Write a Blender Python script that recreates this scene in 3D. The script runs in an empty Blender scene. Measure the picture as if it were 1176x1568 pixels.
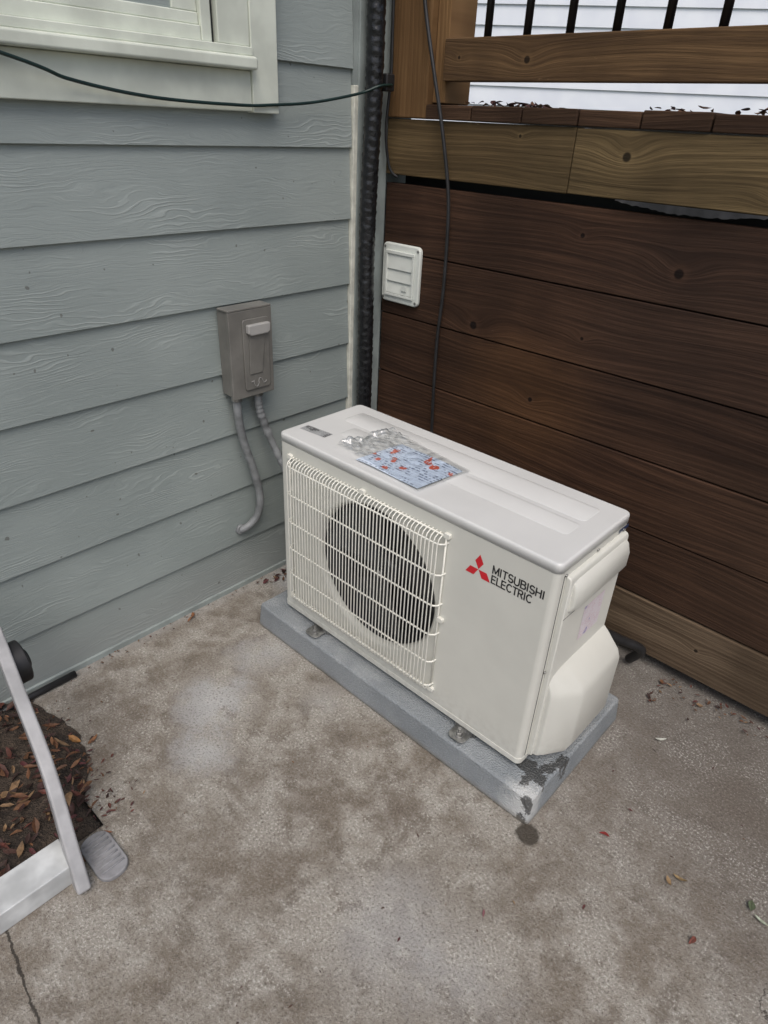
import bpy, bmesh, math, random
from mathutils import Vector, Matrix, noise as mnoise
random.seed(7)
scene=bpy.context.scene
scene.view_settings.view_transform='Standard'
scene.view_settings.look='None'
scene.view_settings.exposure=0
XW=-0.2583; YF=0.6325

# ------------------------------------------------------------------ node helper
class NB:
    def __init__(s,name):
        s.mat=bpy.data.materials.new(name); s.mat.use_nodes=True
        s.nt=s.mat.node_tree; s.nt.nodes.clear()
        s.out=s.nt.nodes.new('ShaderNodeOutputMaterial')
        s.bsdf=s.nt.nodes.new('ShaderNodeBsdfPrincipled')
        s.nt.links.new(s.bsdf.outputs[0],s.out.inputs[0])
        s.tc=s.nt.nodes.new('ShaderNodeTexCoord')
        s.P=s.tc.outputs['Object']
        s._sep=None;s._rnd=None
    def set(s,inp,v):
        if isinstance(v,bpy.types.NodeSocket): s.nt.links.new(v,inp)
        else: inp.default_value=v
    def m(s,op,a,b=0.0,c=0.0,clamp=False):
        n=s.nt.nodes.new('ShaderNodeMath'); n.operation=op; n.use_clamp=clamp
        s.set(n.inputs[0],a); s.set(n.inputs[1],b)
        if op in('MULTIPLY_ADD','SMOOTH_MIN','SMOOTH_MAX','COMPARE'): s.set(n.inputs[2],c)
        return n.outputs[0]
    def add(s,a,b): return s.m('ADD',a,b)
    def mul(s,a,b): return s.m('MULTIPLY',a,b)
    def sub(s,a,b): return s.m('SUBTRACT',a,b)
    def vec(s,x,y,z):
        n=s.nt.nodes.new('ShaderNodeCombineXYZ')
        s.set(n.inputs[0],x);s.set(n.inputs[1],y);s.set(n.inputs[2],z); return n.outputs[0]
    def xyz(s):
        if s._sep is None:
            n=s.nt.nodes.new('ShaderNodeSeparateXYZ'); s.set(n.inputs[0],s.P); s._sep=n
        return s._sep.outputs
    def rnd(s):
        if s._rnd is None:
            s._rnd=s.nt.nodes.new('ShaderNodeObjectInfo')
        return s._rnd.outputs['Random']
    def noise(s,vec=None,scale=5,detail=4,rough=.55,w=None,dist=0):
        n=s.nt.nodes.new('ShaderNodeTexNoise')
        if w is not None:
            n.noise_dimensions='4D'; s.set(n.inputs['W'],w)
        s.set(n.inputs['Vector'],vec if vec is not None else s.P)
        n.inputs['Scale'].default_value=scale;n.inputs['Detail'].default_value=detail
        n.inputs['Roughness'].default_value=rough;n.inputs['Distortion'].default_value=dist
        return n.outputs['Fac']
    def voro(s,vec=None,scale=5,feature='F1'):
        n=s.nt.nodes.new('ShaderNodeTexVoronoi'); n.feature=feature
        s.set(n.inputs['Vector'],vec if vec is not None else s.P); n.inputs['Scale'].default_value=scale
        return n.outputs['Distance'],n.outputs.get('Color')
    def rng(s,v,a,b,c=0.,d=1.,smooth=True):
        n=s.nt.nodes.new('ShaderNodeMapRange'); n.interpolation_type='SMOOTHSTEP' if smooth else 'LINEAR'
        s.set(n.inputs[0],v)
        for i,q in zip((1,2,3,4),(a,b,c,d)): s.set(n.inputs[i],q)
        return n.outputs[0]
    def mix(s,f,a,b,mode='MIX'):
        n=s.nt.nodes.new('ShaderNodeMix'); n.data_type='RGBA'; n.blend_type=mode
        s.set(n.inputs[0],f)
        for i,v in ((6,a),(7,b)):
            if isinstance(v,tuple) and len(v)==3: v=(*v,1)
            s.set(n.inputs[i],v)
        return n.outputs[2]
    def bump(s,h,strength=.5,dist=.01,prev=None):
        n=s.nt.nodes.new('ShaderNodeBump'); n.inputs['Strength'].default_value=strength
        n.inputs['Distance'].default_value=dist; s.set(n.inputs['Height'],h)
        if prev is not None: s.set(n.inputs['Normal'],prev)
        return n.outputs[0]
    def fin(s,col=None,rough=None,normal=None,metal=None,**kw):
        if isinstance(col,tuple) and len(col)==3: col=(*col,1)
        if col is not None: s.set(s.bsdf.inputs['Base Color'],col)
        if rough is not None: s.set(s.bsdf.inputs['Roughness'],rough)
        if metal is not None: s.set(s.bsdf.inputs['Metallic'],metal)
        if normal is not None: s.set(s.bsdf.inputs['Normal'],normal)
        for k,v in kw.items(): s.set(s.bsdf.inputs[k],v)
        return s.mat
    def circ(s,cx,cy,r,soft,warp=None,ax=(0,1)):
        o=s.xyz(); dx=s.sub(o[ax[0]],cx); dy=s.sub(o[ax[1]],cy)
        d=s.m('SQRT',s.add(s.mul(dx,dx),s.mul(dy,dy)))
        if warp is not None: d=s.add(d,warp)
        return s.rng(d,r-soft,r+soft,1.,0.)
    def seg(s,x1,y1,x2,y2,r,soft,warp=None):
        o=s.xyz(); L2=(x2-x1)**2+(y2-y1)**2
        px=s.sub(o[0],x1);py=s.sub(o[1],y1)
        t=s.m('ADD',s.mul(px,(x2-x1)/L2),s.mul(py,(y2-y1)/L2),clamp=True)
        dx=s.sub(px,s.mul(t,x2-x1));dy=s.sub(py,s.mul(t,y2-y1))
        d=s.m('SQRT',s.add(s.mul(dx,dx),s.mul(dy,dy)))
        if warp is not None: d=s.add(d,warp)
        return s.rng(d,r-soft,r+soft,1.,0.)

def simple(name,col,rough=.5,metal=0,nscale=40,var=.12,bump=0.,bscale=200,**kw):
    b=NB(name); n=b.noise(scale=nscale,detail=3)
    dark=tuple(c*(1-var*1.6) for c in col); lite=tuple(min(1,c*(1+var)) for c in col)
    c=b.mix(b.rng(n,.3,.7),dark,lite)
    nm=b.bump(b.noise(scale=bscale,detail=2),bump,.002) if bump else None
    return b.fin(c,rough,nm,metal,**kw)

def wood(name,dark,lite,knots=(),axis=0,vert=2,rough=.8,grainf=30.,objvar=.35,stain=None,bump=.5,ringw=.08):
    b=NB(name); o=b.xyz(); u=o[axis]; v=o[vert]; r=b.mul(b.rnd(),37.)
    warp=b.noise(b.vec(b.mul(u,1.3),0.,b.mul(v,4.)),scale=1.,detail=1,w=r)
    g=b.add(v,b.mul(b.sub(warp,.5),.09))
    kd=None; kh=None
    for (kx,kz,ks) in knots:
        dx=b.sub(u,kx); dz=b.sub(v,kz)
        dx2=b.mul(dx,dx); dz2=b.mul(dz,dz)
        e=b.m('EXPONENT',b.add(b.mul(dx2,-1/(ks*2.2)**2),b.mul(dz2,-1/(ks*1.2)**2)))
        g=b.add(g,b.mul(e,ks*.9))
        d=b.m('SQRT',b.add(dx2,dz2))
        k=b.rng(d,ks*.24,ks*.40,1.,0.); h_=b.rng(d,ks*.4,ks*.9,1.,0.)
        kd=k if kd is None else b.m('MAXIMUM',kd,k); kh=h_ if kh is None else b.m('MAXIMUM',kh,h_)
    n1=b.noise(b.vec(b.mul(u,.9),0.,b.mul(g,grainf)),scale=1.,detail=4,rough=.65,w=r)
    ring=b.rng(b.m('SINE',b.add(b.mul(g,420.),b.mul(n1,12.))),-.2,1.)
    fine=b.noise(b.vec(b.mul(u,7.),o[1] if vert!=1 and axis!=1 else 0.,b.mul(g,300.)),scale=1.,detail=3,rough=.75,w=r)
    big=b.noise(scale=3.5,detail=3,w=r)
    f=b.add(b.mul(n1,.75),b.add(b.mul(ring,ringw),b.mul(fine,.55)))
    f=b.rng(f,.42,1.02)
    c=b.mix(f,dark,lite)
    c=b.mix(b.rng(big,.35,.65,0.,.55),c,tuple(q*.75 for q in dark),'MIX')
    hv=b.add(b.mul(b.rnd(),objvar),1-objvar*.5)
    c=b.mix(1.,c,b.vec(hv,hv,hv),'MULTIPLY')
    if stain is not None:
        wv=b.sub(b.noise(scale=7,detail=3),.5)
        for (sx,sz,sr,sc,sf) in stain:
            mk=b.circ(sx,sz,sr,sr*.9,b.mul(wv,sr*1.2),ax=(axis,vert))
            c=b.mix(b.mul(mk,sf),c,b.mix(f,tuple(q*.4 for q in sc),sc))
    if kd is not None:
        c=b.mix(b.mul(kh,.20),c,lite)
        c=b.mix(b.mul(kd,.92),c,tuple(q*.18 for q in dark))
    sc=b.rng(b.noise(b.vec(b.mul(u,11.),b.mul(o[1],10.),b.mul(v,70.)),scale=1.,detail=4,rough=.75),.70,.78,0.,.40)
    c=b.mix(sc,c,tuple(min(1,q*1.8+.05) for q in lite))
    h=b.add(b.mul(fine,1.),b.mul(ring,-.2))
    return b.fin(c,rough,b.bump(h,bump,.0035),**{'Specular IOR Level':.22})

# ------------------------------------------------------------------ mesh helpers
def empty(name,parent=None):
    e=bpy.data.objects.new(name,None); scene.collection.objects.link(e); e.parent=parent; return e
def obj(name,me,mat=None,parent=None,smooth=False,bevel=0,segs=2,wn=False):
    o=bpy.data.objects.new(name,me); scene.collection.objects.link(o)
    if mat:
        for m_ in (mat if isinstance(mat,(list,tuple)) else [mat]): me.materials.append(m_)
    o.parent=parent
    if smooth:
        for p in me.polygons: p.use_smooth=True
    if bevel:
        md=o.modifiers.new('bev','BEVEL'); md.width=bevel; md.segments=segs; md.limit_method='ANGLE'; md.angle_limit=math.radians(35)
        for p in me.polygons: p.use_smooth=True
        md.harden_normals=True
    return o
def frombm(bm,name,mat=None,parent=None,smooth=False,bevel=0,segs=2,recalc=True):
    if recalc: bmesh.ops.recalc_face_normals(bm,faces=bm.faces)
    me=bpy.data.meshes.new(name); bm.to_mesh(me); bm.free()
    return obj(name,me,mat,parent,smooth,bevel,segs)
def addbox(bm,x0,x1,y0,y1,z0,z1):
    v=[bm.verts.new(p) for p in [(x0,y0,z0),(x1,y0,z0),(x1,y1,z0),(x0,y1,z0),(x0,y0,z1),(x1,y0,z1),(x1,y1,z1),(x0,y1,z1)]]
    for f in [(0,3,2,1),(4,5,6,7),(0,1,5,4),(1,2,6,5),(2,3,7,6),(3,0,4,7)]: bm.faces.new([v[i] for i in f])
    return v
def box(name,x0,x1,y0,y1,z0,z1,mat,parent=None,bevel=0,segs=2):
    bm=bmesh.new(); addbox(bm,x0,x1,y0,y1,z0,z1)
    return frombm(bm,name,mat,parent,bevel=bevel,segs=segs)
def smoothpath(pts,n=8):
    P=[Vector(p) for p in pts]; out=[]
    for i in range(len(P)-1):
        p0=P[max(i-1,0)];p1=P[i];p2=P[i+1];p3=P[min(i+2,len(P)-1)]
        for k in range(n):
            t=k/n
            out.append(.5*((2*p1)+(-p0+p2)*t+(2*p0-5*p1+4*p2-p3)*t*t+(-p0+3*p1-3*p2+p3)*t**3))
    out.append(P[-1]); return out
def addtube(bm,pts,r,sides=8,rf=None,cap=True):
    pts=[Vector(p) for p in pts]; rings=[]
    t0=(pts[1]-pts[0]).normalized()
    ref=Vector((0,0,1)) if abs(t0.z)<.9 else Vector((1,0,0))
    nrm=t0.cross(ref).normalized(); L=0
    for i,p in enumerate(pts):
        if i==0:t=pts[1]-pts[0]
        elif i==len(pts)-1:t=pts[-1]-pts[-2]
        else:t=(pts[i+1]-pts[i]).normalized()+(pts[i]-pts[i-1]).normalized()
        t.normalize(); nrm=(nrm-t*nrm.dot(t)).normalized(); bn=t.cross(nrm)
        if i: L+=(pts[i]-pts[i-1]).length
        ring=[]
        for k in range(sides):
            a=2*math.pi*k/sides; rr=rf(L,a) if rf else r
            ring.append(bm.verts.new(p+(nrm*math.cos(a)+bn*math.sin(a))*rr))
        rings.append(ring)
    for i in range(len(rings)-1):
        for k in range(sides):
            f=bm.faces.new([rings[i][k],rings[i][(k+1)%sides],rings[i+1][(k+1)%sides],rings[i+1][k]]); f.smooth=True
    if cap:
        bm.faces.new(rings[0][::-1]); bm.faces.new(rings[-1])
def tube(name,pts,r,mat,parent=None,sides=10,rf=None):
    bm=bmesh.new(); addtube(bm,pts,r,sides,rf); return frombm(bm,name,mat,parent)
def roundrect(x0,x1,y0,y1,r,n=6):
    out=[]
    for cx,cy,a0 in ((x1-r,y0+r,-90),(x1-r,y1-r,0),(x0+r,y1-r,90),(x0+r,y0+r,180)):
        for k in range(n+1):
            a=math.radians(a0+90*k/n); out.append((cx+r*math.cos(a),cy+r*math.sin(a)))
    return out
def prism(bm,loop,to3,d0,d1):
    a=[bm.verts.new(to3(u,v,d0)) for u,v in loop]; b=[bm.verts.new(to3(u,v,d1)) for u,v in loop]
    n=len(loop)
    for i in range(n): bm.faces.new([a[i],a[(i+1)%n],b[(i+1)%n],b[i]])
    bm.faces.new(a[::-1]); bm.faces.new(b)
def cyl(bm,c,axis,r,h,sides=24,r2=None):
    c=Vector(c); ax=Vector(axis).normalized()
    addtube(bm,[c,c+ax*h],r,sides,(lambda L,a:r if L==0 else (r2 if r2 is not None else r)))

# ------------------------------------------------------------------ world, sun, camera
w=bpy.data.worlds.new("World"); scene.world=w; w.use_nodes=True
nt=w.node_tree; bg=nt.nodes['Background']; sky=nt.nodes.new('ShaderNodeTexSky')
sky.sky_type='NISHITA'; sky.sun_disc=False
SE,SR=math.radians(58),math.radians(132)
sky.sun_elevation=SE; sky.sun_rotation=SR; sky.air_density=1.0; sky.dust_density=4.0; sky.ozone_density=1.0
nt.links.new(sky.outputs[0],bg.inputs[0]); bg.inputs[1].default_value=0.15
sl=bpy.data.lights.new('sun','SUN'); sl.energy=1.3; sl.angle=math.radians(40); sl.color=(1,.98,.95)
so=bpy.data.objects.new('sun',sl); scene.collection.objects.link(so)
sd=Vector((math.sin(SR)*math.cos(SE),math.cos(SR)*math.cos(SE),math.sin(SE)))
so.rotation_euler=sd.to_track_quat('Z','Y').to_euler(); so.location=(2,-3,5)

cam=bpy.data.cameras.new('camera'); co=bpy.data.objects.new('camera',cam); scene.collection.objects.link(co)
cam.sensor_fit='VERTICAL'; cam.sensor_height=36; cam.lens=1016.3/1568*36; cam.clip_end=500; cam.clip_start=.02
a,p,r=.7260,.5325,.0514
R=Vector((math.cos(a),math.sin(a),0)); F=Vector((-math.sin(a)*math.cos(p),math.cos(a)*math.cos(p),-math.sin(p))); U=R.cross(F)
R2=math.cos(r)*R+math.sin(r)*U; U2=-math.sin(r)*R+math.cos(r)*U
M=Matrix(((R2.x,U2.x,-F.x,1.2185),(R2.y,U2.y,-F.y,-.9615),(R2.z,U2.z,-F.z,1.3184),(0,0,0,1)))
co.matrix_world=M; scene.camera=co

# ------------------------------------------------------------------ materials
def mat_concrete():
    b=NB('concrete'); o=b.xyz()
    big=b.noise(scale=2.4,detail=3,rough=.6); mid=b.noise(scale=8,detail=6,rough=.70); sm=b.noise(scale=30,detail=4,rough=.75)
    fin_=b.noise(scale=180,detail=3,rough=.8); vf,vc=b.voro(scale=230)
    blot=b.noise(scale=15,detail=3,rough=.55)
    c=b.mix(b.rng(mid,.36,.62),(.195,.166,.132),(.345,.322,.282))
    c=b.mix(b.rng(blot,.46,.34,0.,.55),c,(.135,.110,.086))
    c=b.mix(b.rng(big,.34,.62,.30,0.),c,(.20,.178,.150))
    c=b.mix(b.rng(sm,.44,.30,0.,.35),c,(.15,.122,.097))
    c=b.mix(b.rng(sm,.53,.68,0.,.40),c,(.44,.42,.38))
    gr=b.rng(b.add(o[1],b.mul(b.sub(mid,.5),.5)),-.25,.55,0.,.45)
    c=b.mix(gr,c,(.205,.197,.187))
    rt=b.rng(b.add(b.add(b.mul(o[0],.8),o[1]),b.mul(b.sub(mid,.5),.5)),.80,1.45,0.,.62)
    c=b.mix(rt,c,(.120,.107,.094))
    wv=b.mul(b.sub(mid,.5),.34)
    for (x,y,rr,s,f) in ((.10,-.33,.08,.05,.70),(.21,-.43,.05,.05,.65),(.05,-.08,.05,.06,.5),(.80,-.42,.09,.08,.4),(.03,-.16,.04,.06,.4),(.95,-.38,.06,.07,.35),(-.16,.17,.07,.05,.7),(.30,-.12,.04,.05,.3)):
        c=b.mix(b.mul(b.circ(x,y,rr,s,wv),f),c,(.48,.485,.485))
    for (x,y,rr,s,f) in ((.42,-.27,.08,.10,.38),(.64,-.20,.07,.07,.5),(.02,-.52,.12,.1,.35),(1.2,.3,.25,.3,.35),(.50,-.45,.07,.08,.3)):
        c=b.mix(b.mul(b.circ(x,y,rr,s,wv),f),c,(.105,.078,.057))
    ag=b.rng(mid,.46,.62,.25,1.)
    c=b.mix(b.mul(ag,b.rng(fin_,.54,.64,0.,.75)),c,(.62,.60,.55))
    c=b.mix(b.rng(fin_,.46,.35,0.,.65),c,(.080,.063,.050))
    c=b.mix(b.rng(vf,.08,.26,.38,0.),c,b.mix(b.rng(fin_,.46,.54),(.06,.05,.04),(.56,.53,.48)))
    wet=b.circ(.885,-.062,.026,.004,b.mul(b.sub(sm,.5),.022))
    c=b.mix(b.mul(wet,.88),c,(.035,.026,.016))
    ed=b.rng(b.add(o[0],b.mul(b.sub(sm,.5),.03)),XW+.045,XW+.012,0.,.5)
    c=b.mix(ed,c,(.34,.33,.31))
    ln=b.add(b.add(o[1],.886),b.mul(o[0],.10)); ln=b.add(ln,b.mul(b.sub(sm,.5),.022))
    ck=b.mul(b.rng(b.m('ABSOLUTE',ln),.0012,.0032,1.,0.),b.rng(o[0],.27,.3))
    ln2=b.add(b.sub(o[0],1.36),b.mul(b.sub(mid,.5),.16)); ln2=b.add(ln2,b.mul(o[1],.35))
    ck2=b.mul(b.rng(b.m('ABSOLUTE',ln2),.0008,.0024,1.,0.),b.rng(o[1],.06,.02))
    ckk=b.m('MAXIMUM',ck,ck2)
    c=b.mix(b.mul(ckk,.85),c,(.02,.016,.012))
    h=b.add(b.mul(fin_,1.),b.mul(sm,.8))
    return b.fin(c,b.rng(wet,0.,1.,.9,.35),b.bump(h,.9,.0045))
M_conc=mat_concrete()
def mat_siding():
    b=NB('siding_paint'); o=b.xyz(); r=b.mul(b.rnd(),53.)
    w1=b.noise(b.vec(b.mul(o[1],3.),0.,b.mul(o[2],10.)),scale=1.,detail=3,w=r)
    g=b.add(b.mul(o[2],1.),b.mul(w1,.12))
    ring=b.m('SINE',b.mul(g,700.)); ring=b.rng(ring,.2,.98)
    msk=b.rng(b.noise(b.vec(b.mul(o[1],3.5),3.,b.mul(o[2],15.)),scale=1.,detail=4,w=r),.47,.66)
    fine=b.noise(b.vec(b.mul(o[1],11.),0.,b.mul(g,220.)),scale=1.,detail=3,rough=.7,w=r)
    big=b.noise(scale=1.7,detail=3)
    c=b.mix(b.rng(big,.35,.65),(.242,.278,.268),(.295,.333,.320))
    rm=b.mul(ring,msk)
    c=b.mix(b.mul(rm,.26),c,(.48,.52,.50))
    c=b.mix(b.rng(fine,.54,.72,0.,.22),c,(.44,.48,.465))
    c=b.mix(b.rng(fine,.45,.3,0.,.22),c,(.16,.185,.185))
    gm=b.rng(b.add(o[2],b.mul(b.sub(big,.5),.3)),.22,-.02,0.,.5)
    c=b.mix(gm,c,(.225,.23,.225))
    sp=b.rng(b.noise(scale=50,detail=1),.765,.785,0.,.7); c=b.mix(sp,c,(.10,.10,.09))
    h=b.add(b.mul(rm,.5),b.mul(fine,1.))
    return b.fin(c,.62,b.bump(h,.5,.0022))
M_sid=mat_siding()
M_trimg=simple('grey_trim_paint',(.27,.305,.295),.6,bump=.2,nscale=12)
M_cream=simple('window_paint',(.62,.655,.57),.5,nscale=9,var=.09,bump=.15,bscale=60)
M_caulk=simple('caulk',(.62,.62,.54),.6,nscale=30,var=.12)
M_glass=NB('window_glass').fin((.03,.035,.04),.06,None,0)
BD=(.026,.0130,.0080); BL=(.102,.052,.030)
M_skirt=wood('stained_skirt_wood',BD,BL,knots=((.111,.822,.036),(.650,1.051,.034),(.40,1.10,.018),(.33,.66,.020),(1.1,.93,.03),(.62,.28,.024),(1.35,.6,.03),(.45,.86,.014)),objvar=.3,
   stain=((.32,.66,.15,(.185,.088,.036),.5),(.15,.60,.2,(.13,.062,.028),.3),(.75,.95,.25,(.065,.039,.028),.5),(1.1,.35,.3,(.115,.068,.042),.35)))
M_beam=wood('beam_wood',(.066,.045,.021),(.235,.165,.080),knots=((.475,1.272,.030),(1.1,1.25,.026),(.80,1.215,.018),(.19,1.30,.012)),objvar=.15,stain=((.0,1.25,.25,(.13,.08,.036),.4),))
M_dend=wood('deck_end_wood',(.032,.016,.009),(.14,.08,.046),objvar=.7,grainf=60)
M_post=wood('post_wood',(.12,.064,.026),(.29,.17,.075),axis=2,vert=0,knots=((1.62,-.16,.012),),objvar=.1)
M_rail=wood('rail_wood',(.066,.037,.018),(.215,.128,.060),knots=((.18,1.455,.024),(-.02,1.462,.012),(.9,1.45,.018)),objvar=.15)
M_sill=wood('weathered_timber',(.062,.041,.025),(.23,.168,.11),knots=((.95,.13,.016),),objvar=.1,rough=.9)
M_blackm=simple('black_metal',(.012,.012,.013),.4,.3,var=.2)
M_tape=simple('black_tape',(.012,.0125,.014),.27,nscale=60,var=.3,bump=.5,bscale=110)
M_rub=simple('black_rubber',(.015,.015,.016),.5,var=.2,nscale=30)
M_green=simple('dark_green_cable_jacket',(.006,.022,.019),.4)
def mat_ivory(name,col,rough):
    b=NB(name); n=b.noise(scale=6,detail=4); n2=b.noise(scale=60,detail=2)
    c=b.mix(b.rng(n,.35,.7),col,tuple(q*.94 for q in col))
    o=b.xyz()
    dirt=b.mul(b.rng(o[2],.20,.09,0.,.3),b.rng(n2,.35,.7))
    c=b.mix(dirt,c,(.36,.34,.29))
    return b.fin(c,rough)
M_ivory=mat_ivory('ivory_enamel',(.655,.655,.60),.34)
M_lid_sky=mat_ivory('ivory_enamel_sky_tint',(.645,.65,.635),.30)  # same ivory tinted bluer: sky reflection on the lid put into the colour
M_wire=simple('wire_coating',(.74,.735,.67),.35,var=.04)
M_dark=simple('dark_interior',(.012,.013,.015),.5)
M_fan=simple('fan_plastic',(.028,.030,.034),.42)
M_galv=simple('galvanised_steel',(.34,.34,.33),.35,.8,nscale=50,var=.3)
M_red=simple('red_print',(.62,.018,.03),.4,var=.03)
M_blk=simple('black_print',(.015,.015,.017),.4)
def mat_pad():
    b=NB('pad_stipple'); o=b.xyz(); n=b.noise(scale=9,detail=4); st,_=b.voro(scale=240); f=b.noise(scale=200,detail=2)
    c=b.mix(b.rng(n,.3,.7),(.25,.275,.292),(.335,.36,.375))
    c=b.mix(b.rng(st,.2,.45,0.,.35),c,(.16,.175,.187))
    wv=b.mul(b.sub(b.noise(scale=26,detail=4,rough=.7),.5),.085)
    rub=b.mul(b.circ(.850,-.045,.04,.03,wv),.8); c=b.mix(rub,c,(.60,.61,.60))
    e=b.mul(b.rng(b.add(o[2],b.mul(b.sub(f,.5),.03)),.072,.082,0.,.2),b.rng(n,.4,.6)); c=b.mix(e,c,(.5,.51,.51))
    wet=b.seg(.800,.03,.850,.02,.016,.003,wv); wet=b.m('MAXIMUM',wet,b.seg(.825,-.020,.862,.10,.009,.003,wv))
    wet=b.m('MAXIMUM',wet,b.seg(.855,-.045,.890,-.060,.007,.003,wv))
    c=b.mix(b.mul(wet,.85),c,(.036,.036,.034))
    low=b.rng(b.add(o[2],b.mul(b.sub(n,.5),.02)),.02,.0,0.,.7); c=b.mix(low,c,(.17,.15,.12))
    return b.fin(c,b.rng(wet,0.,1.,.8,.35),b.bump(b.add(st,b.mul(f,.6)),.8,.003))
M_pad=mat_pad()
M_boxg=simple('disconnect_enamel',(.165,.16,.145),.38,nscale=14,var=.1,bump=.08)
M_boxl=simple('disconnect_handle',(.34,.335,.32),.35,nscale=14,var=.08)
M_cond=simple('conduit_plastic',(.21,.22,.225),.45,nscale=30,var=.2)
M_wplas=simple('white_plastic',(.68,.71,.66),.4,nscale=14,var=.06)
M_stool=simple('grey_stool_plastic',(.36,.36,.365),.4,nscale=20,var=.1,bump=.1)
M_foot=simple('stool_foot_rubber',(.25,.25,.26),.7)
M_wboard=simple('white_board_paint',(.62,.64,.64),.5,nscale=12,var=.2)
def mat_dirt():
    b=NB('soil'); n=b.noise(scale=14,detail=5,rough=.7); n2=b.noise(scale=70,detail=3,rough=.8)
    c=b.mix(b.rng(n,.3,.7),(.020,.015,.012),(.075,.055,.040)); c=b.mix(b.rng(n2,.55,.65,0.,.5),c,(.15,.11,.08))
    return b.fin(c,.95,b.bump(b.add(n,n2),1.,.02))
M_dirt=mat_dirt()
def mat_leaf():
    b=NB('dead_leaves'); at=b.nt.nodes.new('ShaderNodeVertexColor'); at.layer_name='Col'
    n=b.noise(scale=120,detail=2); c=b.mix(b.rng(n,.3,.7,0.,.5),at.outputs[0],(.03,.018,.01))
    return b.fin(c,.7)
M_leaf=mat_leaf()

# ------------------------------------------------------------------ ground
g=NB('grass_ground'); n1=g.noise(scale=3,detail=5,rough=.7)
M_grass=g.fin(g.mix(g.rng(n1,.3,.7),(.05,.06,.03),(.10,.10,.06)),.95)
def sheet(name,pts,z,mat,parent=None):
    bm=bmesh.new(); bm.faces.new([bm.verts.new((x,y,z)) for x,y in pts]); return frombm(bm,name,mat,parent,recalc=False)
sheet('ground',[(-150,-150),(150,-150),(150,150),(-150,150)],-.10,M_grass)
bm=bmesh.new(); addbox(bm,XW-.03,4.2,-3.6,YF+.35,-.12,0); frombm(bm,'concrete_patio',M_conc,None)

bm=bmesh.new(); 
nx,ny=26,60; vs=[]
for j in range(ny+1):
    row=[]
    for i in range(nx+1):
        x=XW+.004+(.222-XW)*i/nx; y=-2.4+(1.74)*j/ny
        if j==ny: y+= .05*mnoise.noise(Vector((x*6,1.3,0)))+.015*mnoise.noise(Vector((x*40,5,0)))+.03-.10*max(0,(x+.05)/.27)
        h=.004+(.012+.012*mnoise.noise(Vector((x*14,y*14,0)))) *(1 if j<ny-1 else 0)*(1 if i<nx else .2)
        row.append(bm.verts.new((x,y,max(.004,h))))
    vs.append(row)
for j in range(ny):
    for i in range(nx): bm.faces.new([vs[j][i],vs[j][i+1],vs[j+1][i+1],vs[j+1][i]])
frombm(bm,'soil_bed',M_dirt,smooth=True,recalc=False)
bm=bmesh.new(); addbox(bm,.226,.300,-2.4,-.775,.0,.052)
frombm(bm,'garden_edging_board',M_wboard,bevel=.003)

# ------------------------------------------------------------------ house
house=empty('house')
seams=[-.012,.168,.350,.530,.710,.890,1.070,1.250]
while seams[-1]<3.6: seams.append(seams[-1]+.18)
for i in range(len(seams)-1):
    z0,z1=seams[i],seams[i+1]+.02
    bm=bmesh.new()
    prof=[(XW,z0),(XW-.011,z1),(XW-.022,z1),(XW-.012,z0)]
    ya,yb=-5.2,.494
    A=[bm.verts.new((x,ya,zz)) for x,zz in prof]; B=[bm.verts.new((x,yb,zz)) for x,zz in prof]
    for k in range(4): bm.faces.new([A[k],A[(k+1)%4],B[(k+1)%4],B[k]])
    bm.faces.new(A[::-1]);bm.faces.new(B)
    frombm(bm,'siding_board_%d'%i,M_sid,house,bevel=.0012,segs=1)
box('wall_core',XW-.20,XW-.024,-5.2,.76,-.1,3.6,M_trimg,house)
box('corner_board',XW-.022,XW+.004,.511,.632,-.01,3.6,M_trimg,house,bevel=.002)
box('corner_caulk',XW-.022,XW+.004,.495,.5105,-.01,1.395,M_caulk,house,bevel=.002)
box('corner_caulk_upper',XW-.022,XW-.002,.495,.5105,1.3955,3.6,M_trimg,house)
box('base_flashing',XW-.004,XW+.005,-5.2,.63,-.002,.017,M_trimg,house,bevel=.002)
W=empty('window',house)
def wb(n,x0,x1,y0,y1,z0,z1,m=M_cream,bv=.0025): return box(n,XW+x0,XW+x1,y0,y1,z0,z1,m,W,bevel=bv)
wb('casing_right',-.02,.022,.150,.225,1.320,3.1)
wb('apron',-.02,.017,-1.2,.1495,1.322,1.402)
wb('sill',-.02,.045,-1.2,.152,1.4025,1.428,bv=.006)
wb('sill_step',-.02,.030,-1.2,.1495,1.4285,1.446)
wb('jamb',-.02,.019,.066,.1495,1.4465,3.05)
wb('jamb_slot',-.02,.004,.056,.0655,1.4465,3.05,M_dark)
wb('jamb_stop',-.02,.012,.030,.0555,1.4465,3.05)
wb('sash_rail_low',-.02,.010,-1.1,.0295,1.4465,1.474)
wb('sash_rail',-.02,.004,-1.1,.0295,1.4745,1.496)
wb('sash_stile',-.02,.001,-.03,.0295,1.4965,3.0)
wb('glass',-.02,-.010,-1.1,-.0305,1.4965,3.0,M_glass)
wb('casing_left',-.02,.022,-1.28,-1.2005,1.320,3.1)

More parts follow.
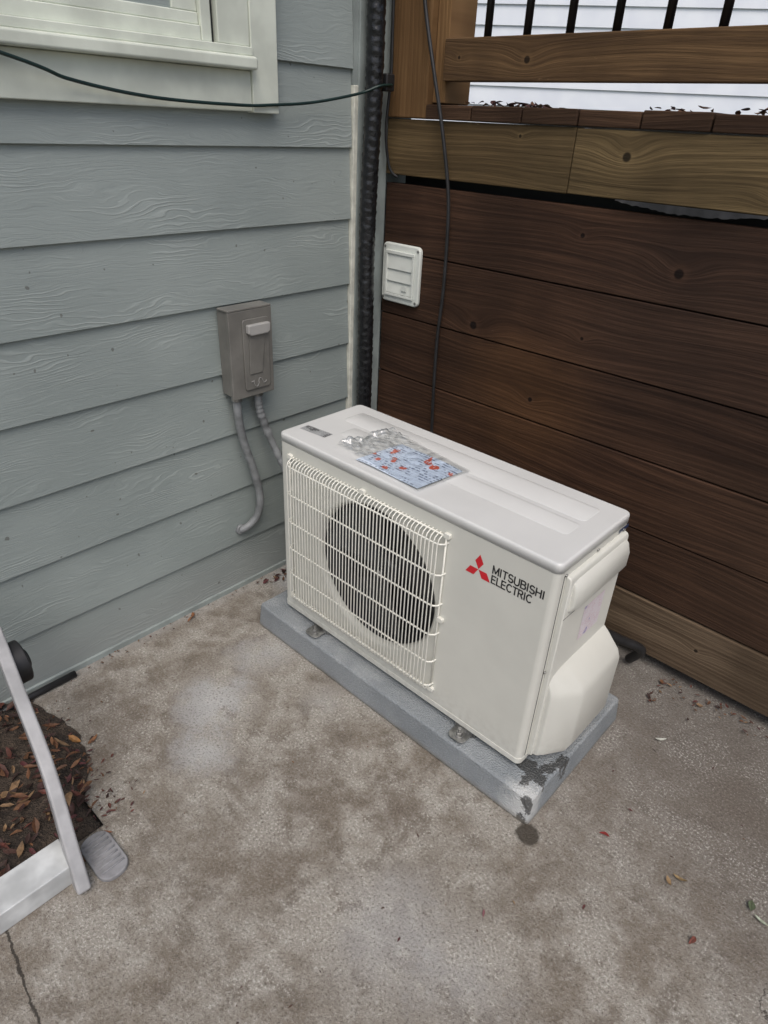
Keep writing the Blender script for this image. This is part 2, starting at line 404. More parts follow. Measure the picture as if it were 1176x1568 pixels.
# ------------------------------------------------------------------ deck
deck=empty('wooden_deck')
zs=[(.980,1.163),(.7925,.9765),(.6005,.7885),(.4055,.5965),(.2135,.4015)]
for i,(z0,z1) in enumerate(zs):
    dy=random.uniform(-.002,.002)
    box('skirt_board_%d'%i,XW+.006,4.2,YF+dy,YF+.03,z0,z1,M_skirt,deck,bevel=.0025)
box('skirt_timber',XW+.02,4.2,YF-.004,YF+.085,.040,.208,M_sill,deck,bevel=.004)
box('underdeck_shade',XW,4.2,YF+.09,YF+.10,-.01,1.30,M_dark,deck)  # added near-black sheet standing in for the shade behind the board gaps
box('rim_beam_left',XW+.006,.3395,YF-.006,YF+.034,1.186,1.3245,M_beam,deck,bevel=.003)
box('rim_beam_right',.3415,4.2,YF-.008,YF+.034,1.187,1.3235,M_beam,deck,bevel=.003)
x=-.110
i=0
while x<4.2:
    wd=.1475; z1=1.3605+random.uniform(-.002,.002)
    bm=bmesh.new(); addbox(bm,x,x+wd,YF-.012+random.uniform(-.002,.003),3.3,1.3265,z1)
    frombm(bm,'deck_board_%d'%i,M_dend,deck,bevel=.003); x+=wd+.0035; i+=1
box('corner_post',XW+.008,-.112,YF-.010,YF+.13,1.3268,2.6,M_post,deck,bevel=.004)
box('corner_post_block',-.1115,-.07,YF+.012,YF+.12,1.3635,2.6,M_post,deck,bevel=.003)
box('bottom_rail',-.069,4.2,YF-.004,YF+.034,1.412,1.503,M_rail,deck,bevel=.003)
box('top_rail',-.069,4.2,YF-.004,YF+.034,2.25,2.34,M_rail,deck,bevel=.003)
bm=bmesh.new(); xx=.025
while xx<4.1:
    addtube(bm,[(xx,YF+.045,1.44),(xx,YF+.045,2.3)],.0095,12); xx+=.1142
frombm(bm,'balusters',M_blackm,deck)
bm=bmesh.new(); prev=None
for k in range(40):
    x=.47+.009*k; t=k/39
    zt=1.187; zb=1.187-.014*math.sin(math.pi*t)-.004*random.random()
    pr=[bm.verts.new((x,YF-.011,zt)),bm.verts.new((x,YF-.013-.004*random.random(),zb))]
    if prev: bm.faces.new([prev[0],pr[0],pr[1],prev[1]])
    prev=pr
frombm(bm,'gap_membrane',M_rub,deck,smooth=True)

# ------------------------------------------------------------------ background house
nb_=NB('neighbour_siding'); n=nb_.noise(scale=3,detail=2); M_nb=nb_.fin(nb_.mix(nb_.rng(n,.3,.7),(.74,.78,.84),(.82,.86,.90)),.6)
nh=empty('neighbour_house')
bm=bmesh.new()
for k in range(46):
    z0=-.1+.18*k
    v=[bm.verts.new(q) for q in [(0,0,z0),(12,0,z0),(12,.02,z0+.18),(0,.02,z0+.18)]]; bm.faces.new(v)
    v2=[bm.verts.new(q) for q in [(0,0,z0),(12,0,z0),(12,.03,z0),(0,.03,z0)]]; bm.faces.new(v2[::-1])
o=frombm(bm,'wall',M_nb,nh,recalc=False)
bm=bmesh.new(); addbox(bm,0,12,.04,6,-.1,8.1); frombm(bm,'wall_core',M_nb,nh)
bm=bmesh.new(); addbox(bm,-.05,.06,-.03,.1,-.1,8.2); frombm(bm,'corner_trim',M_nb,nh)
bm=bmesh.new(); 
v=[bm.verts.new(q) for q in [(-.5,-.5,8.1),(12.5,-.5,8.1),(12.5,3,10),(-.5,3,10),(12.5,6.5,8.1),(-.5,6.5,8.1)]]
bm.faces.new(v[:4]); bm.faces.new([v[3],v[2],v[4],v[5]]); frombm(bm,'roof',simple('shingles',(.08,.08,.085),.9),nh)
nh.location=(-5.5,5.2,0); nh.rotation_euler=(0,0,math.radians(30))

# ------------------------------------------------------------------ pad
bm=bmesh.new()
lo=roundrect(-.072,.874,-.051,.384,.012,4); hi=roundrect(-.066,.868,-.045,.378,.012,4)
A=[bm.verts.new((x,y,.0005)) for x,y in lo];B=[bm.verts.new((x,y,.077)) for x,y in hi];n=len(A)
for i in range(n): bm.faces.new([A[i],A[(i+1)%n],B[(i+1)%n],B[i]])
bm.faces.new(B); bm.faces.new(A[::-1])
frombm(bm,'equipment_pad',M_pad,bevel=.006,segs=3)

# ------------------------------------------------------------------ heat pump
hp=empty('heat_pump_outdoor_unit')
X0,X1,Y0,Y1,ZB,ZT=0,.803,0,.288,.097,.637
rc=.014; FC=(.338,.365); FR=.197
bm=bmesh.new(); loop=roundrect(X0,X1,Y0,Y1,rc,6); n=len(loop)
A=[bm.verts.new((x,y,ZB)) for x,y in loop];B=[bm.verts.new((x,y,ZT-.022)) for x,y in loop]
for i in range(n):
    j=(i+1)%n
    if i==n-1: continue
    f=bm.faces.new([A[i],A[j],B[j],B[i]]); f.smooth=True
o=frombm(bm,'casing_shell',M_ivory,hp,recalc=False)
bm=bmesh.new()
out=[(rc,ZB),(X1-rc,ZB),(X1-rc,ZT-.022),(rc,ZT-.022)]
ov=[bm.verts.new((x,0,z)) for x,z in out]; ed=[bm.edges.new((ov[i],ov[(i+1)%4])) for i in range(4)]
NC=72
ci=[bm.verts.new((FC[0]+FR*math.cos(2*math.pi*k/NC),0,FC[1]+FR*math.sin(2*math.pi*k/NC))) for k in range(NC)]
ed+=[bm.edges.new((ci[i],ci[(i+1)%NC])) for i in range(NC)]
bmesh.ops.triangle_fill(bm,use_beauty=True,edges=ed,normal=(0,-1,0))
frombm(bm,'front_panel',M_ivory,hp,recalc=False)
bm=bmesh.new(); prof=[(FR,0),(FR-.004,.002),(FR-.008,.007),(FR-.010,.014),(FR-.010,.075)]
rings=[[bm.verts.new((FC[0]+rr*math.cos(2*math.pi*k/NC),yy,FC[1]+rr*math.sin(2*math.pi*k/NC))) for k in range(NC)] for rr,yy in prof]
for i in range(len(rings)-1):
    for k in range(NC): bm.faces.new([rings[i][k],rings[i][(k+1)%NC],rings[i+1][(k+1)%NC],rings[i+1][k]]).smooth=True
frombm(bm,'bell_mouth',M_ivory,hp)
box('interior',.03,.60,.076,.26,.11,.60,M_dark,hp)
bm=bmesh.new()
ro=FR-.011
fr=[bm.verts.new((FC[0]+ro*math.cos(2*math.pi*k/NC),.016,FC[1]+ro*math.sin(2*math.pi*k/NC))) for k in range(NC)]
bk=[bm.verts.new((FC[0]+ro*math.cos(2*math.pi*k/NC),.0755,FC[1]+ro*math.sin(2*math.pi*k/NC))) for k in range(NC)]
for k in range(NC): bm.faces.new([fr[k],fr[(k+1)%NC],bk[(k+1)%NC],bk[k]])
frombm(bm,'duct',M_dark,hp)
bm=bmesh.new()
cyl(bm,(FC[0],.072,FC[1]),(0,-1,0),.042,.036,32,.036)
cyl(bm,(FC[0],.036,FC[1]),(0,-1,0),.012,.012,16)
for q in range(3):
    a0=math.radians(25+120*q); prev=None
    for i in range(15):
        t=i/14; row=[]
        for j in range(9):
            s=j/8; rr=.036+(.180-.036)*s
            ang=a0+math.radians(-30+ (62+24*s)*t - 22*s)
            yy=.066-.040*t*(.6+.4*s)+.006*math.sin(math.pi*t)
            row.append(bm.verts.new((FC[0]+rr*math.cos(ang),yy,FC[1]+rr*math.sin(ang))))
        if prev:
            for j in range(8): bm.faces.new([prev[j],row[j],row[j+1],prev[j+1]]).smooth=True
        prev=row
frombm(bm,'fan',M_fan,hp,recalc=False)
bm=bmesh.new(); cyl(bm,(FC[0],.0235,FC[1]),(0,-1,0),.010,.004,16); frombm(bm,'fan_nut',M_galv,hp)
# grille
bm=bmesh.new()
def wv(x,z0,z1,yf=-.024,r=.00155):
    addtube(bm,[(x,.001,z1+.004),(x,-.010,z1+.003),(x,-.019,z1-.002),(x,yf,z1-.014),(x,yf,z0+.014),(x,-.019,z0+.002),(x,-.010,z0-.003),(x,.001,z0-.004)],r,6,cap=False)
nw=46
for k in range(nw):
    wv(.055+(.538-.055)*k/(nw-1),.152,.580)
for zz in (.566,.487,.405,.322,.240,.166):
    addtube(bm,[(.044,.001,zz),(.046,-.012,zz),(.052,-.019,zz),(.064,-.0215,zz),(.528,-.0215,zz),(.540,-.019,zz),(.547,-.012,zz),(.549,.001,zz)],.0022,8,cap=False)
for zz in (.583,.149):
    addtube(bm,[(.050,-.006,zz),(.543,-.006,zz)],.0022,8)
for xx in (.046,.547):
    addtube(bm,[(xx,-.006,.149),(xx,-.006,.583)],.0022,8)
frombm(bm,'fan_grille',M_wire,hp,smooth=True)
bm=bmesh.new()
for xx,zz in ((.548,.585),(.548,.150),(.045,.585),(.045,.150),(.30,.588),(.30,.145),(.553,.365)):
    prism(bm,roundrect(xx-.008,xx+.008,zz-.006,zz+.006,.003,3),lambda u,v,d:(u,d,v),-.0001,-.009)
frombm(bm,'grille_clips',M_wire,hp,bevel=.001)
# lid
bm=bmesh.new()
levels=[(0,ZT-.0215),(0,ZT-.0050),(.0010,ZT-.0022),(.0030,ZT-.0005),(.0055,ZT)]
rings=[]
for ins,zz in levels:
    rings.append([bm.verts.new((x,y,zz)) for x,y in roundrect(-.0008+ins,X1+.0008-ins,-.0008+ins,Y1+.0008-ins,.0148-ins*.6,7)])
n=len(rings[0])
for i in range(len(rings)-1):
    for k in range(n): bm.faces.new([rings[i][k],rings[i][(k+1)%n],rings[i+1][(k+1)%n],rings[i+1][k]]).smooth=True
bm.faces.new(rings[-1]); bm.faces.new(rings[0][::-1])
frombm(bm,'lid',M_lid_sky,hp)
def rib(name,x0,x1,y0,y1,h=.0016):
    bm=bmesh.new(); 
    L0=roundrect(x0,x1,y0,y1,.012,5); L1=roundrect(x0+.0025,x1-.0025,y0+.0025,y1-.0025,.010,5)
    A=[bm.verts.new((x,y,ZT+.0001)) for x,y in L0];B=[bm.verts.new((x,y,ZT+h)) for x,y in L1];n=len(A)
    for i in range(n): bm.faces.new([A[i],A[(i+1)%n],B[(i+1)%n],B[i]])
    bm.faces.new(B); frombm(bm,name,M_lid_sky,hp,bevel=.0008)
rib('lid_rib_back',.050,.755,.172,.246,.0013)
rib('lid_rib_front',.110,.755,.100,.160,.0010)
bm=bmesh.new(); L=roundrect(-.001,X1+.001,-.001,Y1+.001,rc,6); prism(bm,L,lambda u,v,d:(u,v,d),ZB-.001,ZB+.014)
frombm(bm,'base_pan',M_ivory,hp,bevel=.001)
# right service cover: lofted sections along y
def loft(name,prof,ys,bev,mat=M_ivory):
    bm=bmesh.new(); rows=[]
    for y,s in ys: rows.append([bm.verts.new((X1-.001+dx*s,y,z)) for dx,z in prof])
    for i in range(len(rows)-1):
        for k in range(len(prof)-1): bm.faces.new([rows[i][k],rows[i+1][k],rows[i+1][k+1],rows[i][k+1]])
    bm.faces.new(rows[0]); bm.faces.new(rows[-1][::-1])
    for i in range(len(rows)-1):
        bm.faces.new([rows[i][0],rows[i][-1],rows[i+1][-1],rows[i+1][0]])
    return frombm(bm,name,mat,hp,bevel=bev,segs=4)
loft('service_cover_panel',[(0,.600),(.010,.597),(.013,.590),(.013,.112),(.0,.108)],[(.030,1),(.272,1)],.003)
loft('service_cover_grip',[(.010,.588),(.022,.578),(.028,.562),(.028,.528),(.022,.514),(.012,.510)],[(.044,.75),(.060,1.),(.258,1.),(.268,.8)],.004)
loft('valve_cover',[(.010,.352),(.026,.340),(.060,.306),(.068,.288),(.068,.136),(.060,.114),(.010,.108)],[(.036,.35),(.050,.55),(.092,.98),(.110,1.0),(.262,1.0),(.272,.94)],.006)
box('side_seam',X1-.0005,X1+.0006,.0205,.0222,.10,.605,M_dark,hp)
box('cover_split_line',X1+.0118,X1+.0124,.031,.271,.4995,.5005,M_dark,hp)
bm=bmesh.new()
for yy,zz in ((.026,.605),(.15,.606),(.262,.605),(.026,.36)):
    cyl(bm,(X1,yy,zz-.001),(1,0,0),.0032,.003,12)
frombm(bm,'screws',M_galv,hp)
# labels
def labmat(name,base,ink,ink2,rs,ax=(0,1),t2=.66):
    b=NB(name); o=b.xyz(); u,v=o[ax[0]],o[ax[1]]
    row=b.m('SINE',b.mul(v,6.283*rs)); rowm=b.rng(row,.0,.3)
    cell=b.m('FLOOR',b.mul(v,rs))
    wn=b.noise(b.vec(b.mul(u,rs*1.3),b.mul(cell,7.7),0.),scale=1.,detail=1)
    ws=b.rng(wn,.46,.52)
    blk=b.noise(b.vec(b.mul(u,34.),b.mul(v,34.),3.),scale=1.,detail=0)
    c=b.mix(b.mul(b.mul(rowm,ws),b.rng(blk,.40,.50,.15,.8)),base,ink)
    c=b.mix(b.mul(b.rng(blk,t2,t2+.02),b.rng(wn,.4,.44)),c,ink2)
    return b.fin(c,.35)
M_lab1=labmat('rating_label_print',(.36,.37,.37),(.08,.08,.08),(.1,.1,.1),260)
M_lab2=labmat('manual_print',(.66,.74,.84),(.10,.13,.22),(.62,.16,.10),105,t2=.66)
M_lab3=labmat('service_label_print',(.78,.73,.77),(.62,.40,.46),(.35,.3,.5),240,(1,2),t2=.75)
bm=bmesh.new(); bm.faces.new([bm.verts.new(q) for q in [(.020,.050,ZT+.0004),(.104,.058,ZT+.0004),(.103,.088,ZT+.0004),(.019,.080,ZT+.0004)]])
frombm(bm,'rating_label',M_lab1,hp)
xl=X1+.0126
bm=bmesh.new(); bm.faces.new([bm.verts.new(q) for q in [(xl,.125,.392),(xl,.215,.392),(xl,.215,.480),(xl,.125,.480)]]); frombm(bm,'service_label',M_lab3,hp)
bm=bmesh.new(); bm.faces.new([bm.verts.new(q) for q in [(X1+.0012,.240,.603),(X1+.0012,.284,.603),(X1+.0012,.284,.612),(X1+.0012,.240,.612)]]); frombm(bm,'energy_label',simple('dark_blue_print',(.03,.05,.12),.3),hp)
# logo
bm=bmesh.new(); s=.0205; c0=(.630,.541)
for k in range(3):
    a0=math.radians(120*k)
    pts=[(0,.0006),(s*.5,s*.866),(0,s*1.732),(-s*.5,s*.866)]
    vv=[]
    for (u,v) in pts:
        vv.append(bm.verts.new((c0[0]+u*math.cos(a0)-v*math.sin(a0),-.0006,c0[1]+u*math.sin(a0)+v*math.cos(a0))))
    bm.faces.new(vv)
frombm(bm,'logo',M_red,hp)
# stroke lettering (simple sans capitals from bars and arcs)
def arc(cx,cy,rx,ry,a0,a1,n=10): return [(cx+rx*math.cos(math.radians(a0+(a1-a0)*k/n)),cy+ry*math.sin(math.radians(a0+(a1-a0)*k/n))) for k in range(n+1)]
GL={'M':(.95,[[(0,0),(0,1),(.42,.1),(.84,1),(.84,0)]]),'I':(.22,[[(.05,0),(.05,1)]]),'T':(.72,[[(0,1),(.66,1)],[(.33,0),(.33,1)]]),
 'S':(.74,[arc(.32,.74,.30,.26,40,270,10)+arc(.32,.25,.32,.25,90,-150,12)]),'U':(.80,[[(0,1),(0,.3)]+arc(.34,.3,.34,.3,180,360,10)+[(.68,1)]]),
 'B':(.76,[[(0,0),(0,1),(.38,1)]+arc(.38,.77,.24,.23,90,-90,8)+[(0,.54)],[(.38,.54)]+arc(.40,.27,.28,.27,90,-90,8)+[(0,0)]]),
 'H':(.80,[[(0,0),(0,1)],[(.68,0),(.68,1)],[(0,.52),(.68,.52)]]),'E':(.70,[[(.58,0),(0,0),(0,1),(.58,1)],[(0,.52),(.52,.52)]]),'L':(.62,[[(0,1),(0,0),(.54,0)]]),
 'C':(.80,[arc(.40,.5,.40,.5,50,310,14)]),'R':(.76,[[(0,0),(0,1),(.38,1)]+arc(.38,.75,.25,.25,90,-90,8)+[(0,.5)],[(.34,.5),(.66,0)]])}
def lettering(s,x,z,hgt,width,name,thick=.0030):
    tot=sum(GL[ch][0]+.16 for ch in s)-.16; sx=width/tot; bm=bmesh.new(); cx=x; d=0
    for ch in s:
        wdt,strokes=GL[ch]
        for st_ in strokes:
            P=[Vector((cx+u*sx,z+v*hgt)) for u,v in st_]
            for i in range(len(P)-1):
                t=P[i+1]-P[i]
                if t.length<1e-6: continue
                t.normalize(); nn=Vector((-t.y,t.x))*thick*.5; e=t*thick*.42; d+=1
                q=[P[i]-e+nn,P[i]-e-nn,P[i+1]+e-nn,P[i+1]+e+nn]
                yy=-.0006-.000004*(d%90)
                bm.faces.new([bm.verts.new((v.x,yy,v.y)) for v in q])
        cx+=(wdt+.16)*sx
    frombm(bm,name,M_blk,hp,recalc=False)
lettering('MITSUBISHI',.664,.5495,.0172,.118,'lettering_top')
lettering('ELECTRIC',.664,.5260,.0172,.094,'lettering_bottom')
for k,xc in enumerate((.147,.652)):
    bm=bmesh.new()
    L=roundrect(xc-.023,xc+.023,-.038,.03,.014,5)
    prism(bm,L,lambda u,v,d:(u,v,d),.0845,.0875)
    addbox(bm,xc-.024,xc+.024,-.0005,.004,.0775,.0955); addbox(bm,xc-.03,xc+.03,.0041,.285,.0775,.0955)
    cyl(bm,(xc,-.018,.0875),(0,0,1),.012,.002,20); cyl(bm,(xc,-.018,.0895),(0,0,1),.0085,.008,6); cyl(bm,(xc,-.018,.0975),(0,0,1),.0045,.010,10)
    addbox(bm,xc-.012,xc+.012,-.026,-.0006,.0775,.0844)
    frombm(bm,'foot_%d'%k,M_galv,hp,bevel=.0008)
tube('drain_hose',smoothpath([(.60,.33,.14),(.70,.42,.19),(.79,.53,.125),(.83,.58,.085),(.80,.60,.02)],10),.013,M_rub,hp,12)

# manual in plastic bag
man=empty('manual_in_plastic_bag')
def quadgrid(c,nx,ny,zf):
    bm=bmesh.new(); vs=[]
    for j in range(ny+1):
        row=[]
        for i in range(nx+1):
            u,v=i/nx,j/ny
            x=(1-u)*(1-v)*c[0][0]+u*(1-v)*c[1][0]+u*v*c[2][0]+(1-u)*v*c[3][0]
            y=(1-u)*(1-v)*c[0][1]+u*(1-v)*c[1][1]+u*v*c[2][1]+(1-u)*v*c[3][1]
            row.append(bm.verts.new((x,y,zf(u,v))))
        vs.append(row)
    for j in range(ny):
        for i in range(nx): bm.faces.new([vs[j][i],vs[j][i+1],vs[j+1][i+1],vs[j+1][i]]).smooth=True
    return bm
zl=ZT+.002
bm=quadgrid([(.245,.026),(.436,.024),(.452,.165),(.262,.170)],12,10,lambda u,v:zl+.001+.004*u*(1-u)*4*.5+.001*math.sin(u*7+v*3))
frombm(bm,'manual_sheet',M_lab2,man,recalc=False)
def bagz(u,v):
    cr=max(0,1-u/.45)
    return zl+.0035+.0025*abs(mnoise.noise(Vector((u*9,v*8,1))))+cr*(.024*abs(mnoise.noise(Vector((u*11,v*6,4))))+.010*abs(mnoise.noise(Vector((u*24,v*19,9)))))
bm=quadgrid([(.160,.052),(.446,.014),(.466,.175),(.190,.210)],90,60,bagz)
bb=NB('clear_plastic_bag'); gl=bb.nt.nodes.new('ShaderNodeBsdfGlossy'); gl.inputs['Roughness'].default_value=.08; gl.inputs['Color'].default_value=(.95,.96,.98,1)
tr=bb.nt.nodes.new('ShaderNodeBsdfTransparent'); tr.inputs[0].default_value=(.97,.98,.985,1)
fz=bb.nt.nodes.new('ShaderNodeFresnel'); fz.inputs[0].default_value=1.55
ms=bb.nt.nodes.new('ShaderNodeMixShader'); ff=bb.m('ADD',fz.outputs[0],.04,clamp=True)
bb.nt.links.new(ff,ms.inputs[0]); bb.nt.links.new(tr.outputs[0],ms.inputs[1]); bb.nt.links.new(gl.outputs[0],ms.inputs[2]); bb.nt.links.new(ms.outputs[0],bb.out.inputs[0])
frombm(bm,'bag',bb.mat,man,recalc=False)

# ------------------------------------------------------------------ disconnect switch
ds=empty('electrical_disconnect_box')
xb=XW+.054
bm=bmesh.new()
addbox(bm,XW-.002,xb-.010,.018,.146,.657,.884)
frombm(bm,'body',M_boxg,ds,bevel=.003)
bm=bmesh.new(); addbox(bm,XW+.006,xb,.013,.151,.8845,.890); addbox(bm,xb-.0095,xb,.013,.151,.652,.8843)
frombm(bm,'cover',M_boxg,ds,bevel=.002)
bm=bmesh.new(); prism(bm,roundrect(.052,.136,.672,.862,.008,4),lambda u,v,d:(d,u,v),xb+.0002,xb+.005); frombm(bm,'cover_emboss',M_boxg,ds,bevel=.002)
bm=bmesh.new()
L=[(.060,.850),(.132,.850),(.132,.828),(.122,.822),(.070,.822),(.060,.828)]
prism(bm,L,lambda u,v,d:(d,u,v),xb+.0052,xb+.020); frombm(bm,'pull_handle',M_boxl,ds,bevel=.004,segs=3)
bm=bmesh.new()
L=[(.070,.8215),(.122,.8215),(.108,.716),(.066,.716)]
prism(bm,L,lambda u,v,d:(d,u,v),xb+.0052,xb+.0085); frombm(bm,'handle_stem',M_boxg,ds,bevel=.002)
bm=bmesh.new()
pts=[(xb+.006,.070+.05*t+.004*math.sin(t*19),.690+.008*math.sin(t*13)+.004*math.cos(t*29)) for t in [k/40 for k in range(41)]]
addtube(bm,pts,.0009,6); frombm(bm,'embossed_script',M_boxl,ds)
bm=bmesh.new(); cyl(bm,(XW+.028,.040,.657),(0,0,-1),.015,.018,20); cyl(bm,(XW+.028,.112,.657),(0,0,-1),.015,.018,20)
frombm(bm,'conduit_fittings',M_galv,ds,bevel=.0015)
tube('conduit',smoothpath([(XW+.028,.040,.645),(XW+.028,.041,.60),(XW+.028,.052,.52),(XW+.028,.082,.41),(XW+.027,.100,.32),(XW+.025,.092,.262),(XW+.020,.070,.232),(XW+.010,.046,.216),(XW-.01,.030,.210)],10),.0115,M_cond,ds,16)
tube('conduit_whip',smoothpath([(XW+.028,.112,.645),(XW+.028,.114,.60),(XW+.032,.130,.54),(XW+.045,.150,.47),(XW+.08,.175,.38),(XW+.14,.20,.30),(XW+.26,.22,.26)],14),.0115,M_cond,ds,16,rf=lambda L,a:.0115+.0012*math.sin(L*1100))
bm=bmesh.new(); cyl(bm,(XW-.002,.037,.213),(1,.1,.05),.016,.010,20); frombm(bm,'wall_flange',M_cond,ds,bevel=.002)

# ------------------------------------------------------------------ refrigerant line set
ls=empty('refrigerant_line_set')
def wrapf(r,ph,pitch=.034,amp=.003):
    def f(L,a):
        t=((L/pitch)+a/(2*math.pi)+ph)%1.
        return r+amp*(1-t)+.0006*math.sin(L*160+a*3)+.0004*math.sin(L*330-a*5)
    return f
def linepath(x,y,amp,ph):
    pts=[]; zz=3.5
    while zz>.30:
        pts.append((x+amp*.5*math.cos(zz*9+ph),y+amp*math.sin(zz*5+ph),zz)); zz-=.0045
    return pts
tube('wrapped_line_a',linepath(-.222,.531,.004,0),.023,M_tape,ls,20,wrapf(.0225,0,.022,.0022))
tube('wrapped_line_b',linepath(-.238,.556,.003,2.),.012,M_tape,ls,14,wrapf(.010,.4,.022,.0016))
tube('wrapped_line_c',smoothpath([(-.220,.531,.31),(-.19,.46,.27),(-.10,.38,.25),(.1,.36,.24),(.5,.36,.2),(.80,.34,.2),(.82,.29,.2)],10),.022,M_tape,ls,14)
bm=bmesh.new()
addbox(bm,XW+.004,XW+.060,.558,.590,1.385,1.425); frombm(bm,'line_clip',M_rub,ls,bevel=.004)

# white vent cover near corner
vc=empty('white_vent_cover')
def tf(u,v,d): return (u,YF-d,v)
bm=bmesh.new(); prism(bm,roundrect(-.242,-.092,.832,1.004,.016,6),tf,.002,.016); frombm(bm,'frame',M_wplas,vc,bevel=.005,segs=3)
bm=bmesh.new()
u0,u1,v0,v1=-.224,-.110,.852,.984
for (a0,a1,b0,b1) in ((u0,u1,v1-.010,v1),(u0,u1,v0,v0+.008),(u0,u0+.008,v0+.0081,v1-.0101),(u1-.008,u1,v0+.0081,v1-.0101)):
    addbox(bm,a0,a1,YF-.023,YF-.0162,b0,b1)
frombm(bm,'inner_frame',M_wplas,vc,bevel=.0015)
bm=bmesh.new()
for k,(za,zb) in enumerate(((.8615,.892),(.897,.928),(.932,.972))):
    v=[bm.verts.new(q) for q in [(-.2155,YF-.0225,za),(-.1185,YF-.0225,za),(-.1185,YF-.0180,zb),(-.2155,YF-.0180,zb),(-.2155,YF-.0165,za),(-.1185,YF-.0165,za)]]
    bm.faces.new([v[0],v[1],v[2],v[3]]);bm.faces.new([v[0],v[4],v[5],v[1]]);bm.faces.new([v[0],v[3],v[4]]);bm.faces.new([v[1],v[5],v[2]])
addbox(bm,-.152,-.132,YF-.025,YF-.0226,.874,.888)
frombm(bm,'louvres',M_wplas,vc)
bm=bmesh.new()
for u,v in ((-.101,.992),(-.101,.844),(-.232,.992),(-.232,.844)): cyl(bm,(u,YF-.0155,v),(0,-1,0),.004,.002,12)
frombm(bm,'screws',M_galv,vc)

# ------------------------------------------------------------------ cables
tube('black_cable',smoothpath([(-.150,YF-.030,1.75),(-.122,YF-.030,1.58),(-.070,YF-.034,1.42),(-.034,YF-.030,1.30),(-.005,YF-.022,1.16),(.002,YF-.018,1.05),(.003,YF-.016,.90),(-.004,YF-.016,.76),(.002,YF-.02,.60),(.008,YF-.02,.47),(.02,YF-.03,.30),(.02,YF-.05,.1)],8),.0050,M_rub,None,10)
tube('black_cable',smoothpath([(-.235,YF-.02,2.2),(-.236,YF-.02,1.6),(-.232,YF-.022,1.43),(-.236,YF-.03,1.30),(-.232,YF-.02,1.22),(-.222,YF-.012,1.19),(-.21,YF-.0,1.180)],8),.004,M_rub,None,10)
tube('dark_green_cable',smoothpath([(XW+.06,-1.3,1.62),(XW+.052,-.8,1.48),(XW+.050,-.385,1.385),(XW+.032,-.277,1.358),(XW+.028,-.103,1.338),(XW+.028,.111,1.334),(XW+.027,.20,1.338),(XW+.022,.307,1.346),(XW+.03,.40,1.360),(XW+.04,.488,1.378),(XW+.062,.53,1.395),(XW+.062,.575,1.40)],10),.0034,M_green,None,8)

# ------------------------------------------------------------------ step stool
st=empty('folding_step_stool')
for k,yy in enumerate((0,-.46)):
    path=smoothpath([(.325,-.782+yy,.004),(.275,-.770+yy,.075),(.165,-.744+yy,.180),(.02,-.722+yy,.262),(-.10,-.703+yy,.310),(-.20,-.69+yy,.340)],8)
    bm=bmesh.new(); prev=None
    for i,pp in enumerate(path):
        t=(path[min(i+1,len(path)-1)]-path[max(i-1,0)]).normalized()
        sidev=Vector((.1,1,0)).normalized(); up=t.cross(sidev).normalized()
        if up.z<0: up=-up
        hw,hh=.013,.025
        L=[pp+sidev*a_+up*b_ for a_,b_ in ((-hw,-hh),(hw,-hh),(hw,hh),(-hw,hh))]
        cur=[bm.verts.new(q) for q in L]
        if prev:
            for j in range(4): bm.faces.new([prev[j],prev[(j+1)%4],cur[(j+1)%4],cur[j]])
        else: bm.faces.new(cur[::-1])
        prev=cur
    bm.faces.new(prev)
    frombm(bm,'rail_%d'%k,M_stool,st,bevel=.005,segs=3)
    bm=bmesh.new(); prism(bm,roundrect(.235,.352,-.752+yy,-.690+yy,.026,6),lambda u,v,d:(u,v,d),.0005,.012); frombm(bm,'foot_%d'%k,M_foot,st,bevel=.003)
    bm=bmesh.new()
    for q in range(7): 
        xx=.252+.013*q; addtube(bm,[(xx,-.745+yy,.0125),(xx,-.697+yy,.0125)],.0025,6)
    frombm(bm,'foot_ribs_%d'%k,M_foot,st)
    bm=bmesh.new(); cyl(bm,(-.075,-.672+yy,.262),(0,-1,0),.048,.030,28); cyl(bm,(-.075,-.664+yy,.262),(0,-1,0),.022,.050,20)
    frombm(bm,'hinge_%d'%k,M_rub,st,bevel=.004)
box('tread_0',.03,.16,-1.20,-.93,.14,.165,M_stool,st,bevel=.006)
box('tread_1',-.14,.0,-1.20,-.93,.25,.275,M_stool,st,bevel=.006)
tube('black_rod',[(-.232,-.80,.010),(-.236,-.53,.010)],.009,M_rub,None,12)

# ------------------------------------------------------------------ leaves
cols=[(.12,.035,.025),(.07,.026,.018),(.16,.075,.035),(.22,.135,.07),(.05,.022,.02),(.09,.022,.026),(.13,.055,.024),(.035,.016,.014)]
def leaf(bm,lay,p,size,col,rz=None,tilt=.35):
    rz=random.uniform(0,6.28) if rz is None else rz
    curl=random.uniform(-.25,.5)*size; wd=random.uniform(.28,.5)
    rot=Matrix.Rotation(rz,3,'Z')@Matrix.Rotation(random.uniform(-tilt,tilt),3,'X')@Matrix.Rotation(random.uniform(-tilt,tilt),3,'Y')
    sp=[(-.5,0.02),(-.3,.7),(-.05,1.),(.2,.8),(.38,.4),(.5,.02)]
    prev=None
    for (u,wf) in sp:
        wj=wf*wd*size*random.uniform(.75,1.15); zc=curl*(u*u)*2
        tri=[Vector((u*size,-wj*.5,zc+abs(wj)*.25)),Vector((u*size,0,zc)),Vector((u*size,wj*.5,zc+abs(wj)*.25))]
        cur=[bm.verts.new(Vector(p)+rot@q) for q in tri]
        if prev:
            for j in range(2):
                f=bm.faces.new([prev[j],prev[j+1],cur[j+1],cur[j]])
                for l in f.loops: l[lay]=(*col,1)
        prev=cur
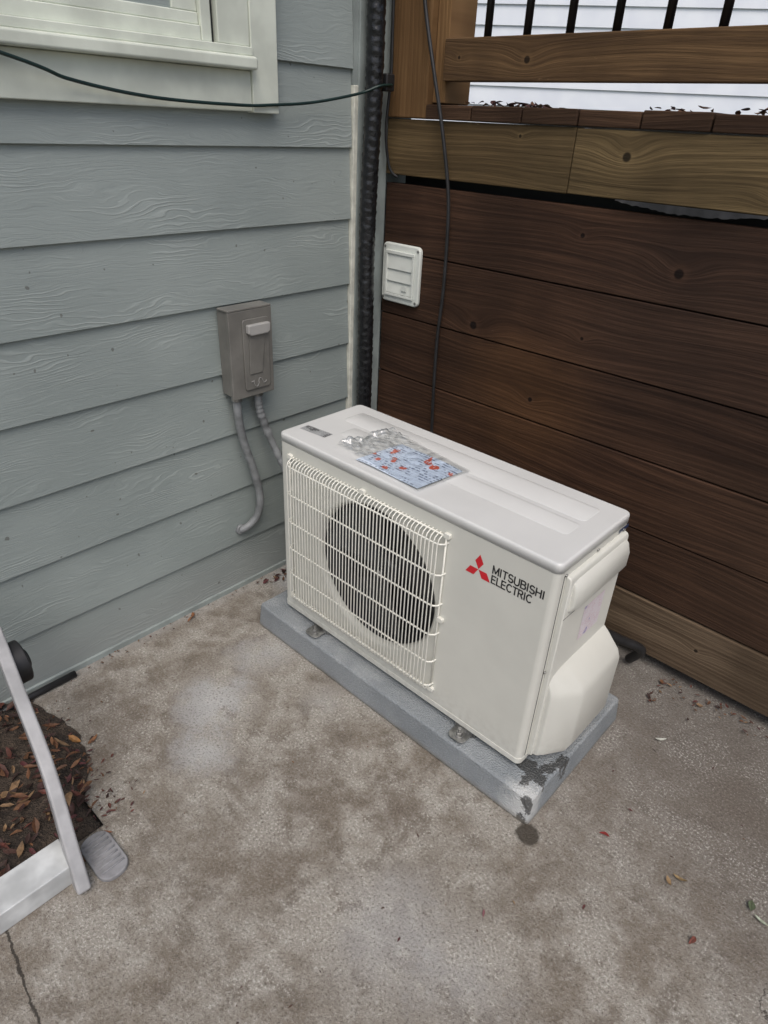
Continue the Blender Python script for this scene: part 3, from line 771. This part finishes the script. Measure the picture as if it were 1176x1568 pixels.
def leafobj(name,items):
    bm=bmesh.new(); lay=bm.loops.layers.float_color.new('Col')
    for it in items: leaf(bm,lay,*it)
    return frombm(bm,name,M_leaf,None,recalc=False)
def rc_(): 
    c=random.choice(cols); k=random.uniform(.7,1.3); return tuple(q*k for q in c)
it=[]
for _ in range(620):
    x=random.uniform(XW+.01,.21); y=random.uniform(-1.15,-.67)+random.uniform(-.03,.03)
    it.append(((x,y,random.uniform(.016,.034)),random.uniform(.010,.042),rc_(),None,.6))
for _ in range(110):
    x=random.uniform(-.2,.24); y=-.64+random.gauss(0,.035)
    it.append(((x,y,.005),random.uniform(.004,.018),rc_()))
for _ in range(170):
    x=random.uniform(.9,2.4); y=YF-.005-abs(random.gauss(0,.03))
    it.append(((x,y,.005+random.random()*.01),random.uniform(.005,.020),rc_()))
for _ in range(16):
    x=random.uniform(.90,1.03); y=YF-.03-abs(random.gauss(0,.06))
    it.append(((x,y,.006),random.uniform(.008,.022),rc_()))
for _ in range(30):
    it.append(((XW+.03+abs(random.gauss(0,.03)),.17+random.gauss(0,.05),.006),random.uniform(.008,.03),rc_()))
for _ in range(60):
    it.append(((XW+.010+abs(random.gauss(0,.012)),random.uniform(-.55,.15),.004),random.uniform(.003,.011),rc_()))
leafobj('leaf_litter',it)
it=[]
for _ in range(480):
    x=random.uniform(-.25,1.9);y=random.uniform(-.9,.6)
    if -.08<x<.89 and -.06<y<.4: continue
    if x<.7 and random.random()<.5: continue
    it.append(((x,y,.002),random.choice((.002,.003,.003,.004,.005,.006,.009)),rc_()))
for (x,y,s,c) in ((-.262+.03,-.17,.040,(.26,.11,.045)),(-.225,-.185,.028,(.20,.09,.04)),(1.166,.069,.032,(.34,.24,.12)),(1.15,.05,.02,(.3,.2,.1)),(1.29,.118,.03,(.12,.16,.09)),(1.315,.10,.03,(.42,.47,.36)),(1.23,-.03,.022,(.17,.05,.035)),
   (1.006,.053,.026,(.30,.02,.02)),(.985,.394,.03,(.55,.56,.5)),(.915,-.269,.016,(.2,.08,.09)),(-.03,-.63,.035,(.33,.16,.05)),(.0,-.60,.03,(.22,.1,.04)),(.27,-.75,.03,(.20,.09,.04)),(.30,-.70,.025,(.4,.3,.1)),(.25,-.69,.02,(.25,.1,.05)),(.83,-.42,.012,(.1,.03,.03)),(1.05,-.12,.012,(.12,.03,.03)),(1.02,.15,.012,(.12,.03,.03))):
    it.append(((x,y,.005),s,c))
leafobj('fallen_leaves',it)
it=[]
for _ in range(150):
    x=random.choice((random.uniform(-.02,.16),random.uniform(.42,1.3),random.uniform(.7,.85))); y=YF+random.uniform(.0,.35)
    it.append(((x,y,1.364+random.random()*.006),random.uniform(.015,.040),rc_(),None,.5))
leafobj('deck_leaves',it)
